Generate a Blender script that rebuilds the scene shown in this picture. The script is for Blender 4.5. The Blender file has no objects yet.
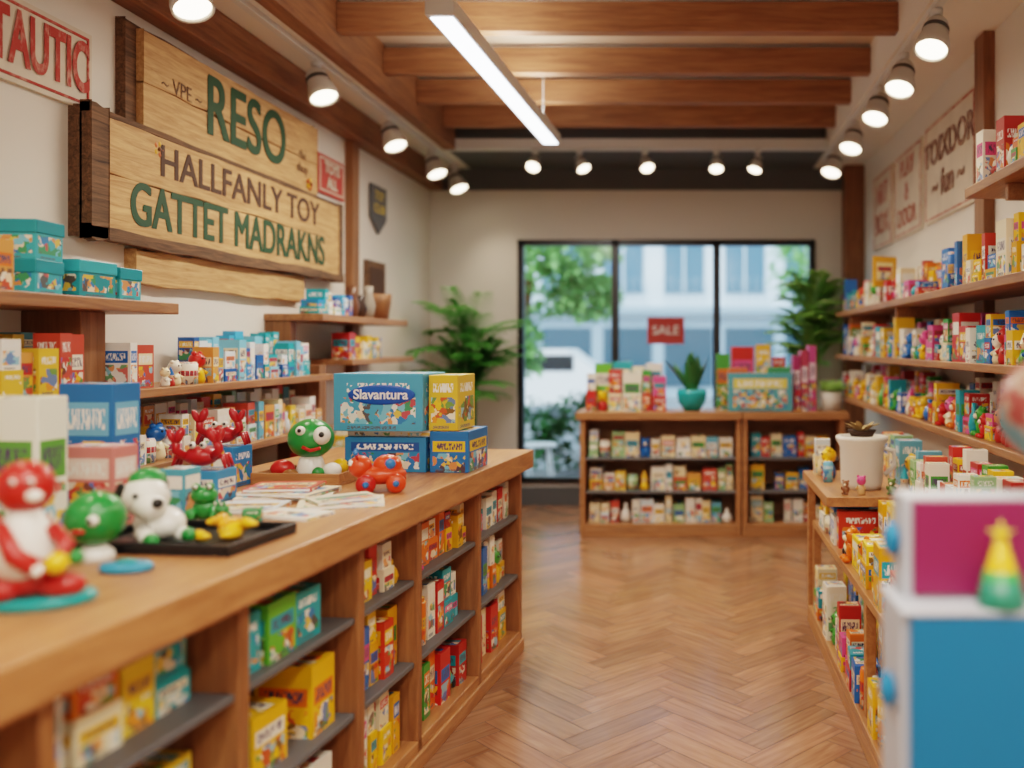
import bpy, math, random
from mathutils import Matrix, Vector, Euler
random.seed(11)
D=bpy.data; SC=bpy.context.scene
def lin(h):
    h=h.lstrip('#'); o=[]
    for i in (0,2,4):
        c=int(h[i:i+2],16)/255
        o.append(c/12.92 if c<=.04045 else ((c+.055)/1.055)**2.4)
    return (o[0],o[1],o[2],1)
# ---------------- materials
def newmat(n):
    m=D.materials.new(n); m.use_nodes=True
    nt=m.node_tree; b=nt.nodes['Principled BSDF']; return m,nt,b
def mat(n,h,rough=.5,metal=0,em=0,noise=.0,emh=None,ns=6):
    m,nt,b=newmat(n); b.inputs['Base Color'].default_value=lin(h)
    b.inputs['Roughness'].default_value=rough; b.inputs['Metallic'].default_value=metal
    if em:
        b.inputs['Emission Color'].default_value=lin(emh or h); b.inputs['Emission Strength'].default_value=em
    if noise:
        tc=nt.nodes.new('ShaderNodeTexCoord'); no=nt.nodes.new('ShaderNodeTexNoise'); no.inputs['Scale'].default_value=ns
        no.inputs['Detail'].default_value=5
        mx=nt.nodes.new('ShaderNodeMix'); mx.data_type='RGBA'; mx.blend_type='MULTIPLY'; mx.inputs['Factor'].default_value=noise
        mx.inputs['A'].default_value=lin(h); nt.links.new(tc.outputs['Object'],no.inputs['Vector'])
        nt.links.new(no.outputs['Fac'],mx.inputs['B']); nt.links.new(mx.outputs['Result'],b.inputs['Base Color'])
    return m
def leafmat(n,h,f=.4):
    m=mat(n,h,.45,noise=.4); nt=m.node_tree; b=nt.nodes['Principled BSDF']
    t=nt.nodes.new('ShaderNodeBsdfTranslucent'); t.inputs[0].default_value=lin(h); mx=nt.nodes.new('ShaderNodeMixShader'); mx.inputs[0].default_value=f
    nt.links.new(b.outputs[0],mx.inputs[1]); nt.links.new(t.outputs[0],mx.inputs[2]); nt.links.new(mx.outputs[0],nt.nodes['Material Output'].inputs[0])
    return m
def faded(n,h,h2,sc=14,thr=.5):
    """worn print: ink with paper showing through"""
    m,nt,b=newmat(n); tc=nt.nodes.new('ShaderNodeTexCoord'); no=nt.nodes.new('ShaderNodeTexNoise'); no.inputs['Scale'].default_value=sc; no.inputs['Detail'].default_value=8; no.inputs['Roughness'].default_value=.75
    r=nt.nodes.new('ShaderNodeValToRGB'); r.color_ramp.elements[0].position=thr-.06; r.color_ramp.elements[1].position=thr+.14
    r.color_ramp.elements[0].color=lin(h); r.color_ramp.elements[1].color=lin(h2)
    nt.links.new(tc.outputs['Object'],no.inputs['Vector']); nt.links.new(no.outputs['Fac'],r.inputs[0]); nt.links.new(r.outputs[0],b.inputs['Base Color']); b.inputs['Roughness'].default_value=.8
    return m
def wood(n,c1,c2,axis='Y',rough=.45,scale=1.0,c3=None):
    m,nt,b=newmat(n); L=nt.links
    tc=nt.nodes.new('ShaderNodeTexCoord'); mp=nt.nodes.new('ShaderNodeMapping')
    s=[14*scale]*3; s['XYZ'.index(axis)]=1.1*scale; mp.inputs['Scale'].default_value=s
    L.new(tc.outputs['Object'],mp.inputs['Vector'])
    no=nt.nodes.new('ShaderNodeTexNoise'); no.inputs['Scale'].default_value=2.2; no.inputs['Detail'].default_value=9
    no.inputs['Roughness'].default_value=.65; no.inputs['Distortion'].default_value=.8
    L.new(mp.outputs['Vector'],no.inputs['Vector'])
    r=nt.nodes.new('ShaderNodeValToRGB'); r.color_ramp.elements[0].position=.32; r.color_ramp.elements[1].position=.68
    r.color_ramp.elements[0].color=lin(c1); r.color_ramp.elements[1].color=lin(c2)
    if c3:
        e=r.color_ramp.elements.new(.25); e.color=lin(c3)
    L.new(no.outputs['Fac'],r.inputs['Fac']); L.new(r.outputs['Color'],b.inputs['Base Color'])
    bp=nt.nodes.new('ShaderNodeBump'); bp.inputs['Strength'].default_value=.15; bp.inputs['Distance'].default_value=.01
    L.new(no.outputs['Fac'],bp.inputs['Height']); L.new(bp.outputs['Normal'],b.inputs['Normal'])
    b.inputs['Roughness'].default_value=rough
    return m
W_COUNTER=wood('wood_counter','#94603a','#ba8456','Y',.36)
W_FRAME=wood('wood_counter_frame','#7a4d2f','#a16d43','Z',.45)
W_SHELF=wood('wood_shelf','#7f5234','#a9774e','Y',.45)
W_SHELFX=wood('wood_island','#8b5c39','#b58154','X',.42)
W_POST=wood('wood_post','#6c4729','#926340','Z',.55)
W_JOIST=wood('wood_joist','#7b5236','#a3744e','X',.6)
W_BEAM=wood('wood_beam','#6d482e','#966843','Y',.6)
W_SIGN=wood('wood_sign','#a07549','#d2a876','Y',.75,1.6,'#5a3c22')
W_DARK=wood('wood_weathered','#3a2a1e','#7a5a40','Y',.85,1.5,'#1e140e')
WALL=mat('wall_paint','#dad4cb',.8); WALLB=mat('wall_back_paint','#d1ccc6',.8)
CEIL=mat('ceiling_paint','#dfd9d0',.8); CEIL2=mat('ceiling_recess_paint','#cbb8a2',.8)
DGREY=mat('dark_grey_paint','#56585b',.6); SHG=mat('shelf_grey','#5c5d60',.5)
BLACK=mat('black_metal','#15171a',.35); WHT=mat('white_plastic','#eeeeee',.35); TRK=mat('track_white','#cfcfcd',.4)
BULB=mat('bulb_glow','#fff6e6',.5,0,9,emh='#ffe9c8'); LED=mat('led_diffuser','#ffffff',.5,0,8,emh='#eef4ff')
GREEN=leafmat('leaf_green','#62a850'); GREEN2=leafmat('leaf_green_light','#b4dc86',.5); GREEN3=mat('leaf_dark','#347038',.45,noise=.5)
SOIL=mat('soil','#3a281c',.9); TEAL=mat('teal_glaze','#1f9aa0',.25); POTW=mat('pot_white','#e0dbd2',.4)
SGREEN=mat('sign_green','#153f24',.7); SBROWN=mat('sign_brown','#442c1d',.75); SRED=mat('sign_red','#a5352c',.6); CREAM=mat('cream_board','#ddd0be',.7,noise=.3)
REDB=mat('red_board','#b23a32',.6); FINK=faded('faded_sign_ink','#5a4230','#b08a60',20,.55)
FBROWN=faded('faded_brown_ink','#6d4638','#c5ae9c',16,.52); FRED=faded('faded_red_ink','#a8473c','#d8c2b2',16,.5); FREDD=faded('worn_red_ink','#a8352b','#cfa294',9,.56)
# packaging: per-face attributes
def packaging():
    m,nt,b=newmat('printed_packaging'); L=nt.links; N=nt.nodes
    def attr(n):
        a=N.new('ShaderNodeAttribute'); a.attribute_name=n; return a
    c1=attr('c1'); c2=attr('c2'); uv=N.new('ShaderNodeUVMap'); uv.uv_map='UVMap'
    sp=N.new('ShaderNodeSeparateXYZ'); L.new(uv.outputs[0],sp.inputs[0])
    def M(op,a,bv=None,c=None):
        n=N.new('ShaderNodeMath'); n.operation=op
        for i,x in enumerate((a,bv,c)):
            if x is None: continue
            if isinstance(x,(int,float)): n.inputs[i].default_value=x
            else: L.new(x,n.inputs[i])
        return n.outputs[0]
    def band(s,lo,hi): return M('MULTIPLY',M('GREATER_THAN',s,lo),M('LESS_THAN',s,hi))
    def mix(f,a,bb):
        n=N.new('ShaderNodeMix'); n.data_type='RGBA'
        if isinstance(f,(int,float)): n.inputs['Factor'].default_value=f
        else: L.new(f,n.inputs['Factor'])
        for k,x in (('A',a),('B',bb)):
            if isinstance(x,tuple): n.inputs[k].default_value=x
            else: L.new(x,n.inputs[k])
        return n.outputs['Result']
    U,V0=sp.outputs[0],sp.outputs[1]; rnd=c2.outputs['Alpha']
    Vv=M('ADD',V0,M('MULTIPLY',M('SUBTRACT',rnd,.35),.3))
    tc=N.new('ShaderNodeTexCoord')
    dn=N.new('ShaderNodeTexNoise'); dn.inputs['Scale'].default_value=30; L.new(tc.outputs['Object'],dn.inputs['Vector'])
    va=N.new('ShaderNodeVectorMath'); va.operation='MULTIPLY_ADD'; L.new(dn.outputs['Color'],va.inputs[0]); va.inputs[1].default_value=(.05,.05,.05); L.new(tc.outputs['Object'],va.inputs[2])
    vo=N.new('ShaderNodeTexVoronoi'); vo.inputs['Scale'].default_value=34; L.new(va.outputs[0],vo.inputs['Vector'])
    sc=N.new('ShaderNodeSeparateColor'); L.new(vo.outputs['Color'],sc.inputs[0])
    rp=N.new('ShaderNodeValToRGB'); rp.color_ramp.interpolation='CONSTANT'; cols=['#c9362c','#efc02c','#2a74b8','#f0ece0','#3f8f48','#e88a30','#7cc0d4','#5a3826','#f3dcc0']
    for i,h in enumerate(cols):
        e=rp.color_ramp.elements[i] if i<1 else rp.color_ramp.elements.new(i/len(cols)); e.position=i/len(cols); e.color=lin(h)
    L.new(sc.outputs[0],rp.inputs[0])
    no=N.new('ShaderNodeTexNoise'); no.inputs['Scale'].default_value=20; L.new(tc.outputs['Object'],no.inputs['Vector'])
    art=M('MULTIPLY',band(Vv,.08,.54),M('MULTIPLY',band(U,.08,.92),M('GREATER_THAN',no.outputs['Fac'],.45)))
    col=mix(M('MULTIPLY',art,.85),c1.outputs['Color'],rp.outputs['Color'])
    lab=M('MULTIPLY',M('MULTIPLY',band(Vv,.58,.84),band(U,.08,.92)),M('GREATER_THAN',rnd,.25))
    col=mix(lab,col,c2.outputs['Color'])
    cb=N.new('ShaderNodeCombineXYZ'); L.new(M('MULTIPLY',U,26),cb.inputs[0]); L.new(M('MULTIPLY',Vv,9),cb.inputs[1]); L.new(M('MULTIPLY',rnd,77),cb.inputs[2])
    n2=N.new('ShaderNodeTexNoise'); n2.inputs['Scale'].default_value=1; n2.inputs['Detail'].default_value=1; L.new(cb.outputs[0],n2.inputs['Vector'])
    let=M('MULTIPLY',M('MULTIPLY',band(Vv,.63,.79),band(U,.15,.85)),M('GREATER_THAN',n2.outputs['Fac'],.5))
    lc=mix(M('GREATER_THAN',rnd,.5),(.85,.84,.8,1),(.08,.06,.12,1))
    col=mix(let,col,lc)
    cb2=N.new('ShaderNodeCombineXYZ'); L.new(M('MULTIPLY',U,40),cb2.inputs[0]); L.new(M('MULTIPLY',V0,60),cb2.inputs[1])
    n3=N.new('ShaderNodeTexNoise'); n3.inputs['Scale'].default_value=1; L.new(cb2.outputs[0],n3.inputs['Vector'])
    small=M('MULTIPLY',M('MULTIPLY',band(V0,.03,.09),band(U,.15,.7)),M('GREATER_THAN',n3.outputs['Fac'],.48))
    col=mix(small,col,(.1,.1,.12,1))
    L.new(col,b.inputs['Base Color']); b.inputs['Roughness'].default_value=.38
    return m
PACK=packaging()
def paintm():
    m,nt,b=newmat('toy_paint'); a=nt.nodes.new('ShaderNodeAttribute'); a.attribute_name='c1'
    nt.links.new(a.outputs['Color'],b.inputs['Base Color']); b.inputs['Roughness'].default_value=.28; return m
PAINT=paintm()
# ---------------- mesh builder
class MB:
    def __init__(s):
        s.V=[];s.F=[];s.M=[];s.UV=[];s.C1=[];s.C2=[];s.S=[];s.mats=[];s.X=Matrix.Identity(4)
    def mi(s,m):
        if m not in s.mats: s.mats.append(m)
        return s.mats.index(m)
    def add(s,vs,fs,m,uvs=None,c1=(.8,.8,.8,1),c2=(.5,.5,.5,.5),smooth=False,T=None):
        o=len(s.V); X=s.X@T if T is not None else s.X
        s.V+= [tuple(X@Vector(v)) for v in vs]; k=s.mi(m)
        for i,f in enumerate(fs):
            s.F.append([o+j for j in f]); s.M.append(k); s.S.append(smooth)
            s.UV.append(uvs[i] if uvs else [(0,0)]*len(f)); s.C1.append(c1); s.C2.append(c2)
    def box(s,c,z,m,rz=0,c1=(.8,.8,.8,1),c2=(.5,.5,.5,.5),T=None):
        hx,hy,hz=z[0]/2,z[1]/2,z[2]/2
        vs=[(x,y,w) for w in(-hz,hz) for y in(-hy,hy) for x in(-hx,hx)]
        fs=[(0,1,5,4),(1,3,7,5),(3,2,6,7),(2,0,4,6),(4,5,7,6),(2,3,1,0)]
        q=[(0,0),(1,0),(1,1),(0,1)]
        t=Matrix.Translation(c)@Matrix.Rotation(rz,4,'Z')
        if T is not None: t=T@t
        s.add(vs,fs,m,[q]*6,c1,c2,False,t)
    def bb(s,x0,x1,y0,y1,z0,z1,m,**k):
        s.box(((x0+x1)/2,(y0+y1)/2,(z0+z1)/2),(x1-x0,y1-y0,z1-z0),m,**k)
    def lathe(s,prof,m,T=None,seg=20,c1=(.8,.8,.8,1),c2=(.5,.5,.5,.5),smooth=True):
        vs=[];fs=[];uv=[]; n=len(prof)
        for i,(r,z) in enumerate(prof):
            for j in range(seg):
                a=2*math.pi*j/seg; vs.append((max(r,1e-4)*math.cos(a),max(r,1e-4)*math.sin(a),z))
        for i in range(n-1):
            for j in range(seg):
                k=(j+1)%seg
                fs.append((i*seg+j,i*seg+k,(i+1)*seg+k,(i+1)*seg+j))
                u0,u1=(j/seg*2)%1,((j/seg*2)%1)+2/seg; v0,v1=i/(n-1),(i+1)/(n-1)
                uv.append([(u0,v0),(u1,v0),(u1,v1),(u0,v1)])
        s.add(vs,fs,m,uv,c1,c2,smooth,T)
    def sph(s,c,r,m,c1=(.8,.8,.8,1),seg=16,T=None,rot=None):
        if not isinstance(r,tuple): r=(r,r,r)
        n=seg//2+1
        prof=[(math.sin(math.pi*i/(n-1)),-math.cos(math.pi*i/(n-1))) for i in range(n)]
        t=Matrix.Translation(c)
        if rot: t=t@Euler(rot).to_matrix().to_4x4()
        t=t@Matrix.Diagonal((r[0],r[1],r[2],1))
        if T is not None: t=T@t
        s.lathe(prof,m,t,seg,c1)
    def tube(s,pts,rs,m,seg=8,c1=(.8,.8,.8,1),T=None,cap=True):
        pts=[Vector(p) for p in pts]
        if not isinstance(rs,(list,tuple)): rs=[rs]*len(pts)
        vs=[];fs=[]
        for i,p in enumerate(pts):
            d=(pts[min(i+1,len(pts)-1)]-pts[max(i-1,0)]).normalized()
            a=d.orthogonal().normalized() if i==0 else (a-d*a.dot(d)).normalized()
            b=d.cross(a)
            for j in range(seg):
                t=2*math.pi*j/seg; vs.append(tuple(p+rs[i]*(a*math.cos(t)+b*math.sin(t))))
        for i in range(len(pts)-1):
            for j in range(seg):
                k=(j+1)%seg; fs.append((i*seg+j,i*seg+k,(i+1)*seg+k,(i+1)*seg+j))
        if cap:
            fs.append(tuple(range(seg))[::-1]); fs.append(tuple((len(pts)-1)*seg+j for j in range(seg)))
        s.add(vs,fs,m,None,c1,smooth=True,T=T)
    def obj(s,name,parent=None,bevel=0):
        me=D.meshes.new(name); me.from_pydata(s.V,[],s.F)
        for m in s.mats: me.materials.append(m)
        me.polygons.foreach_set('material_index',s.M); me.polygons.foreach_set('use_smooth',s.S)
        u=me.uv_layers.new(name='UVMap'); fl=[]
        a1=me.color_attributes.new('c1','FLOAT_COLOR','CORNER'); a2=me.color_attributes.new('c2','FLOAT_COLOR','CORNER')
        f1=[];f2=[]
        for i,f in enumerate(s.F):
            for q in range(len(f)):
                fl+=list(s.UV[i][q]); f1+=list(s.C1[i]); f2+=list(s.C2[i])
        u.data.foreach_set('uv',fl); a1.data.foreach_set('color',f1); a2.data.foreach_set('color',f2)
        me.validate(); me.update()
        o=D.objects.new(name,me); SC.collection.objects.link(o)
        if bevel:
            b=o.modifiers.new('bevel','BEVEL'); b.width=bevel; b.segments=2; b.limit_method='ANGLE'
        if parent: o.parent=parent
        return o
def text(name,body,loc,rot,size,m,parent=None,ext=.002,off=0.0,sx=1.0):
    c=D.curves.new(name,'FONT'); c.body=body; c.size=size; c.extrude=ext; c.offset=off; c.align_x='CENTER'; c.align_y='CENTER'
    c.materials.append(m); o=D.objects.new(name,c); SC.collection.objects.link(o)
    o.location=loc; o.rotation_euler=rot; o.scale=(sx,1,1)
    if parent: o.parent=parent
    return o
RL=(math.pi/2,0,math.pi/2); RR=(math.pi/2,0,-math.pi/2); RB=(math.pi/2,0,0)
def empty(n):
    e=D.objects.new(n,None); SC.collection.objects.link(e); return e
# ---------------- dims
XL,XR,YB,YF=-2.44,1.60,8.44,-1.6
ZS,ZR=3.15,3.42
# walls
b=MB(); b.bb(XL-.12,XL,YF-.12,YB+.12,0,3.5,WALL); b.obj('wall_left')
b=MB(); b.bb(XR,XR+.12,YF-.12,YB+.12,0,3.5,WALL); b.obj('wall_right')
b=MB(); b.bb(XL,XR,YF-.12,YF,0,3.5,WALL); b.obj('wall_front')
wx0,wx1,wz0,wz1=-1.613,1.17,.206,2.485
b=MB(); b.bb(XL,wx0,YB,YB+.12,0,3.5,WALLB); b.bb(wx1,XR,YB,YB+.12,0,3.5,WALLB)
b.bb(wx0,wx1,YB,YB+.12,0,wz0,WALLB); b.bb(wx0,wx1,YB,YB+.12,wz1,3.5,WALLB); b.obj('wall_back')
b=MB(); b.bb(XL,XR,YB-.02,YB,2.95,ZS,DGREY); b.obj('trim_1')
b=MB(); b.bb(XL,XR,YB-.025,YB,0,.17,DGREY); b.obj('baseboard_back')
b=MB(); b.bb(XL,XL+.02,YF,YB-.03,0,.12,DGREY); b.obj('baseboard_left')
b=MB(); b.bb(XR-.02,XR,YF,YB-.03,0,.12,DGREY); b.obj('baseboard_right')
# window
b=MB(); fy0,fy1=YB-.03,YB+.07; t=.055
b.bb(wx0,wx1,fy0,fy1,wz1-t,wz1,BLACK); b.bb(wx0,wx1,fy0,fy1,wz0,wz0+t,BLACK)
b.bb(wx0,wx0+t,fy0,fy1,wz0,wz1,BLACK); b.bb(wx1-t,wx1,fy0,fy1,wz0,wz1,BLACK)
for x in(-.70,.25): b.bb(x-.035,x+.035,fy0,fy1,wz0,wz1,BLACK)
b.bb(.285,wx1-t,fy0+.02,fy1-.02,1.02,1.06,BLACK)
wf=b.obj('window_1',bevel=.004)
g,nt,bs=newmat('window_glass'); nt.nodes.remove(bs); tr=nt.nodes.new('ShaderNodeBsdfTransparent'); gl=nt.nodes.new('ShaderNodeBsdfGlossy'); gl.inputs['Roughness'].default_value=.15
mx=nt.nodes.new('ShaderNodeMixShader'); mx.inputs[0].default_value=.03; tr.inputs[0].default_value=(.92,.97,1,1)
nt.links.new(tr.outputs[0],mx.inputs[1]); nt.links.new(gl.outputs[0],mx.inputs[2]); nt.links.new(mx.outputs[0],nt.nodes['Material Output'].inputs[0])
b=MB(); b.bb(wx0+t,wx1-t,YB+.02,YB+.026,wz0+t,wz1-t,g); b.obj('glass',wf)
b=MB(); b.bb(-.40,-.055,YB-.012,YB+.018,1.51,1.76,REDB); sg=b.obj('window_sign')
text('lettering','SALE',(-.228,YB-.016,1.635),RB,.12,WHT,sg)
# ceiling
b=MB(); b.bb(XL,XR,YF,YB,ZR,3.5,CEIL2); b.bb(XL,-2.05,YF,YB,ZS,ZR,CEIL); b.bb(1.15,XR,YF,YB,ZS,ZR,CEIL)
b.bb(-2.05,1.15,7.62,YB,ZS,ZR,DGREY); b.obj('ceiling')
b=MB(); b.bb(-2.05,1.15,7.50,7.62,ZS-.01,ZS+.07,TRK); b.obj('trim_2')
for y in [7.1,6.41,5.72,4.96,4.2,3.5,2.8,2.1,1.4,.7,0,-.7,-1.4]:
    b=MB(); b.bb(-1.95,1.15,y,y+.085,3.23,3.395,W_JOIST); b.obj('ceiling_joist',bevel=.006)
b=MB(); b.bb(-2.05,-1.95,YF,7.48,3.12,ZR,W_BEAM); b.obj('ceiling_beam',bevel=.006)
b=MB(); b.bb(XL,XL+.12,YF,YB-.02,2.95,ZS,W_BEAM); b.obj('ceiling_beam',bevel=.006)
b=MB(); b.bb(1.42,XR,YB-.2,YB-.021,.17,ZS,W_POST); b.obj('wall_post',bevel=.005)
b=MB(); b.bb(XR-.06,XR,4.72,4.88,1.0,ZS,W_POST); b.obj('wall_post',bevel=.005)
b=MB(); b.bb(XL,XL+.06,6.36,6.48,.9,2.95,W_POST); b.obj('wall_post',bevel=.005)
# floor : herringbone
def floor():
    import bmesh
    m,nt,bs=newmat('herringbone_oak'); L=nt.links; N=nt.nodes
    a=N.new('ShaderNodeAttribute'); a.attribute_name='tone'; uv=N.new('ShaderNodeUVMap'); uv.uv_map='UVMap'
    mp=N.new('ShaderNodeMapping'); mp.inputs['Scale'].default_value=(3,32,1); L.new(uv.outputs[0],mp.inputs[0])
    no=N.new('ShaderNodeTexNoise'); no.inputs['Scale'].default_value=1.3; no.inputs['Detail'].default_value=8; no.inputs['Distortion'].default_value=.6; L.new(mp.outputs[0],no.inputs['Vector'])
    r=N.new('ShaderNodeValToRGB'); r.color_ramp.elements[0].position=.2; r.color_ramp.elements[1].position=.85
    r.color_ramp.elements[0].color=lin('#80573f'); r.color_ramp.elements[1].color=lin('#ab8064'); L.new(no.outputs['Fac'],r.inputs[0])
    mx=N.new('ShaderNodeMix'); mx.data_type='RGBA'; mx.blend_type='MULTIPLY'; mx.inputs['Factor'].default_value=1
    L.new(r.outputs[0],mx.inputs['A']); L.new(a.outputs['Color'],mx.inputs['B']); L.new(mx.outputs['Result'],bs.inputs['Base Color'])
    bs.inputs['Roughness'].default_value=.2
    gap=mat('floor_gap','#3e2617',.6)
    bm=bmesh.new(); ul=bm.loops.layers.uv.new('UVMap'); tl=bm.loops.layers.float_color.new('tone')
    w,n=.118,4; c45=math.cos(math.pi/4)
    def w2(x,y):
        return ((x-y)*c45*w-.4,(x+y)*c45*w+3.0)
    R=80
    for x in range(-R,R):
        for y in range(-R,R):
            k=(x-y)%(2*n)
            if k==0: x0,x1,y0,y1,h=x,x+n,y,y+1,0
            elif k==2*n-1: x0,x1,y0,y1,h=x,x+1,y,y+n,1
            else: continue
            cx,cy=w2((x0+x1)/2,(y0+y1)/2)
            if not(XL-.5<cx<XR+.5 and YF-.5<cy<YB+.5): continue
            e=.012; vs=[bm.verts.new((*w2(p,q),0)) for p,q in((x0+e,y0+e),(x1-e,y0+e),(x1-e,y1-e),(x0+e,y1-e))]
            f=bm.faces.new(vs); o=random.random()*50; tn=random.uniform(.76,1.1)
            tt=(tn*random.uniform(.97,1.05),tn,tn*random.uniform(.92,1.02),1)
            q1,q2=w*n,w
            uvs=[(0,0),(q1,0),(q1,q2),(0,q2)] if h==0 else [(0,q2),(0,0),(q1,0),(q1,q2)]
            for l,q in zip(f.loops,uvs): l[ul].uv=(q[0]+o,q[1]+o); l[tl]=tt
    for co,nn in(((XL,0,0),(-1,0,0)),((XR,0,0),(1,0,0)),((0,YF,0),(0,-1,0)),((0,YB,0),(0,1,0))):
        bmesh.ops.bisect_plane(bm,geom=bm.verts[:]+bm.edges[:]+bm.faces[:],plane_co=co,plane_no=nn,clear_outer=True)
    vs=[bm.verts.new(v) for v in((XL,YF,-.001),(XR,YF,-.001),(XR,YB,-.001),(XL,YB,-.001),(XL,YF,-.1),(XR,YF,-.1),(XR,YB,-.1),(XL,YB,-.1))]
    for q in((0,1,2,3),(7,6,5,4),(0,4,5,1),(1,5,6,2),(2,6,7,3),(3,7,4,0)):
        f=bm.faces.new([vs[i] for i in q]); f.material_index=1
    me=D.meshes.new('floor'); bm.to_mesh(me); me.materials.append(m); me.materials.append(gap)
    o=D.objects.new('floor',me); SC.collection.objects.link(o)
floor()
# ---------------- toys / packaging helpers
PAL={'mix':['#e8b010','#1f68b4','#c4261e','#e9e2d2','#2098aa','#3f9434','#d8508a','#e27018','#ecdcb8','#efeadd','#e8b010','#b42a22'],
 'white':['#ece8df','#e6dfd2','#eeebe4','#cfdde4','#e8d0a4','#c64a36','#62a8c0','#e8e2d8','#d9954a','#8fb884','#e4b83a'],
 'blue':['#2080c9','#40a8d8','#dfeaf0','#1a9ca8','#f2f0ea','#1658a6','#78c4e0'],
 'yellow':['#f0b808','#ecc41c','#eaddc0','#1f68b4','#e0a00c','#c8361c','#e6e3d8','#f0be0c'],
 'counter':['#ecb40c','#ebdfbc','#249ea8','#62b438','#ece8de','#e6841a','#1c7ec4','#e2dcc8','#eac430']}
def rc(p): return lin(random.choice(PAL[p]))
def c2r(p='mix'):
    c=lin(random.choice(PAL[p])); return (c[0],c[1],c[2],random.random())
EYE=(.02,.02,.02,1)
def figurine(b,T,h,c=None):
    c=c or rc('mix'); d=rc('mix'); k=random.random()
    if k<.4:
        b.lathe([(.0,0),(h*.2,0),(h*.24,h*.12),(h*.2,h*.35),(h*.13,h*.5),(0,h*.55)],PAINT,T,12,c)
        b.sph((0,0,h*.72),h*.25,PAINT,d,12,T)
        for sgn in(-1,1):
            b.sph((0,sgn*h*.17,h*.93),h*.08,PAINT,d,8,T); b.sph((h*.21,sgn*h*.08,h*.78),h*.04,PAINT,EYE,8,T)
            b.tube([(h*.05,sgn*h*.15,h*.42),(h*.2,sgn*h*.24,h*.3)],h*.06,PAINT,6,c,T)
    elif k<.65:
        b.sph((0,0,h*.3),(h*.22,h*.24,h*.3),PAINT,c,12,T); b.sph((h*.03,0,h*.7),h*.22,PAINT,c,12,T); b.sph((h*.22,0,h*.65),h*.09,PAINT,lin('#efe0c8'),8,T)
        for sgn in(-1,1):
            b.sph((0,sgn*h*.17,h*.88),h*.08,PAINT,c,8,T); b.sph((h*.23,sgn*h*.15,h*.09),(h*.14,h*.09,h*.09),PAINT,c,8,T)
            b.sph((h*.1,sgn*h*.24,h*.4),(h*.08,h*.07,h*.15),PAINT,c,8,T,(0,.5,0)); b.sph((h*.22,sgn*h*.07,h*.77),h*.03,PAINT,EYE,6,T)
    elif k<.85:
        b.lathe([(0,0),(h*.22,0),(h*.2,h*.2),(h*.13,h*.42),(0,h*.45)],PAINT,T,12,c); b.sph((0,0,h*.5),h*.16,PAINT,lin('#e8c4a0'),10,T)
        b.lathe([(h*.18,h*.56),(h*.1,h*.78),(0,h)],PAINT,T,12,d); b.sph((h*.15,0,h*.48),h*.04,PAINT,lin('#d0806a'),6,T)
    else:
        s=h*.5; b.sph((0,0,s*.5),(s*.4,s*.8,s*.3),PAINT,c,12,T); b.sph((0,0,s*.8),(s*.34,s*.42,s*.32),PAINT,d,12,T)
        for a in(-1,1):
            for q in(-.45,.45): b.sph((a*s*.34,q*s,s*.2),(s*.08,s*.2,s*.2),PAINT,EYE,10,T)
def fill(b,R,y0,y1,xf,z,hmax,depth,pal='mix',fig=.12,wmin=.05,wmax=.12,stack=.35,skip=.05,hlo=.5,fmax=.16):
    """row along local y, product fronts face local +x"""
    y=y0+.01; old=b.X; b.X=old@R
    while y<y1-wmin:
        w=min(random.uniform(wmin,wmax),y1-y-.004)
        if random.random()<skip: y+=w*.7; continue
        r=random.random()
        if r<fig:
            h=min(hmax*random.uniform(.5,.85),fmax); T=Matrix.Translation((xf-h*.27-random.random()*.02,y+h*.27,z))
            if y+h*.6>y1: break
            figurine(b,T,h); y+=h*.58
        elif r<fig+.1:
            rr=min(w,.09)/2; h=hmax*random.uniform(.4,.7); T=Matrix.Translation((xf-rr-.01,y+rr,z))
            if random.random()<.5: b.lathe([(0,0),(rr,0),(rr,h*.92),(rr*.9,h*.94),(rr*.9,h),(0,h)],PACK,T,16,rc(pal),c2r())
            else: b.lathe([(0,0),(rr*.7,0),(rr*.95,h*.3),(rr*.7,h*.6),(rr*.3,h*.75),(rr*.35,h),(0,h)],PAINT,T,16,rc(pal))
            y+=2*rr+.006
        else:
            h=hmax*random.uniform(hlo,.97); d=depth*random.uniform(.6,.95)
            if w<wmin*1.3: h=hmax*random.uniform(.75,.97)
            ins=random.uniform(0,.03); rz=random.uniform(-.06,.06) if w>.04 else 0
            if random.random()<stack:
                h1=h*random.uniform(.4,.6); c=rc(pal); 
                b.box((xf-ins-d/2,y+w/2,z+h1/2),(d,w*.96,h1),PACK,rz,c,c2r())
                b.box((xf-ins-d/2,y+w/2,z+h1+(h-h1)/2),(d*.9,w*.9,h-h1),PACK,rz+random.uniform(-.06,.06),rc(pal),c2r())
            else: b.box((xf-ins-d/2,y+w/2,z+h/2),(d,w*.95,h),PACK,rz,rc(pal),c2r())
            y+=w+random.uniform(.001,.008)
    b.X=old
I4=Matrix.Identity(4)
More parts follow.
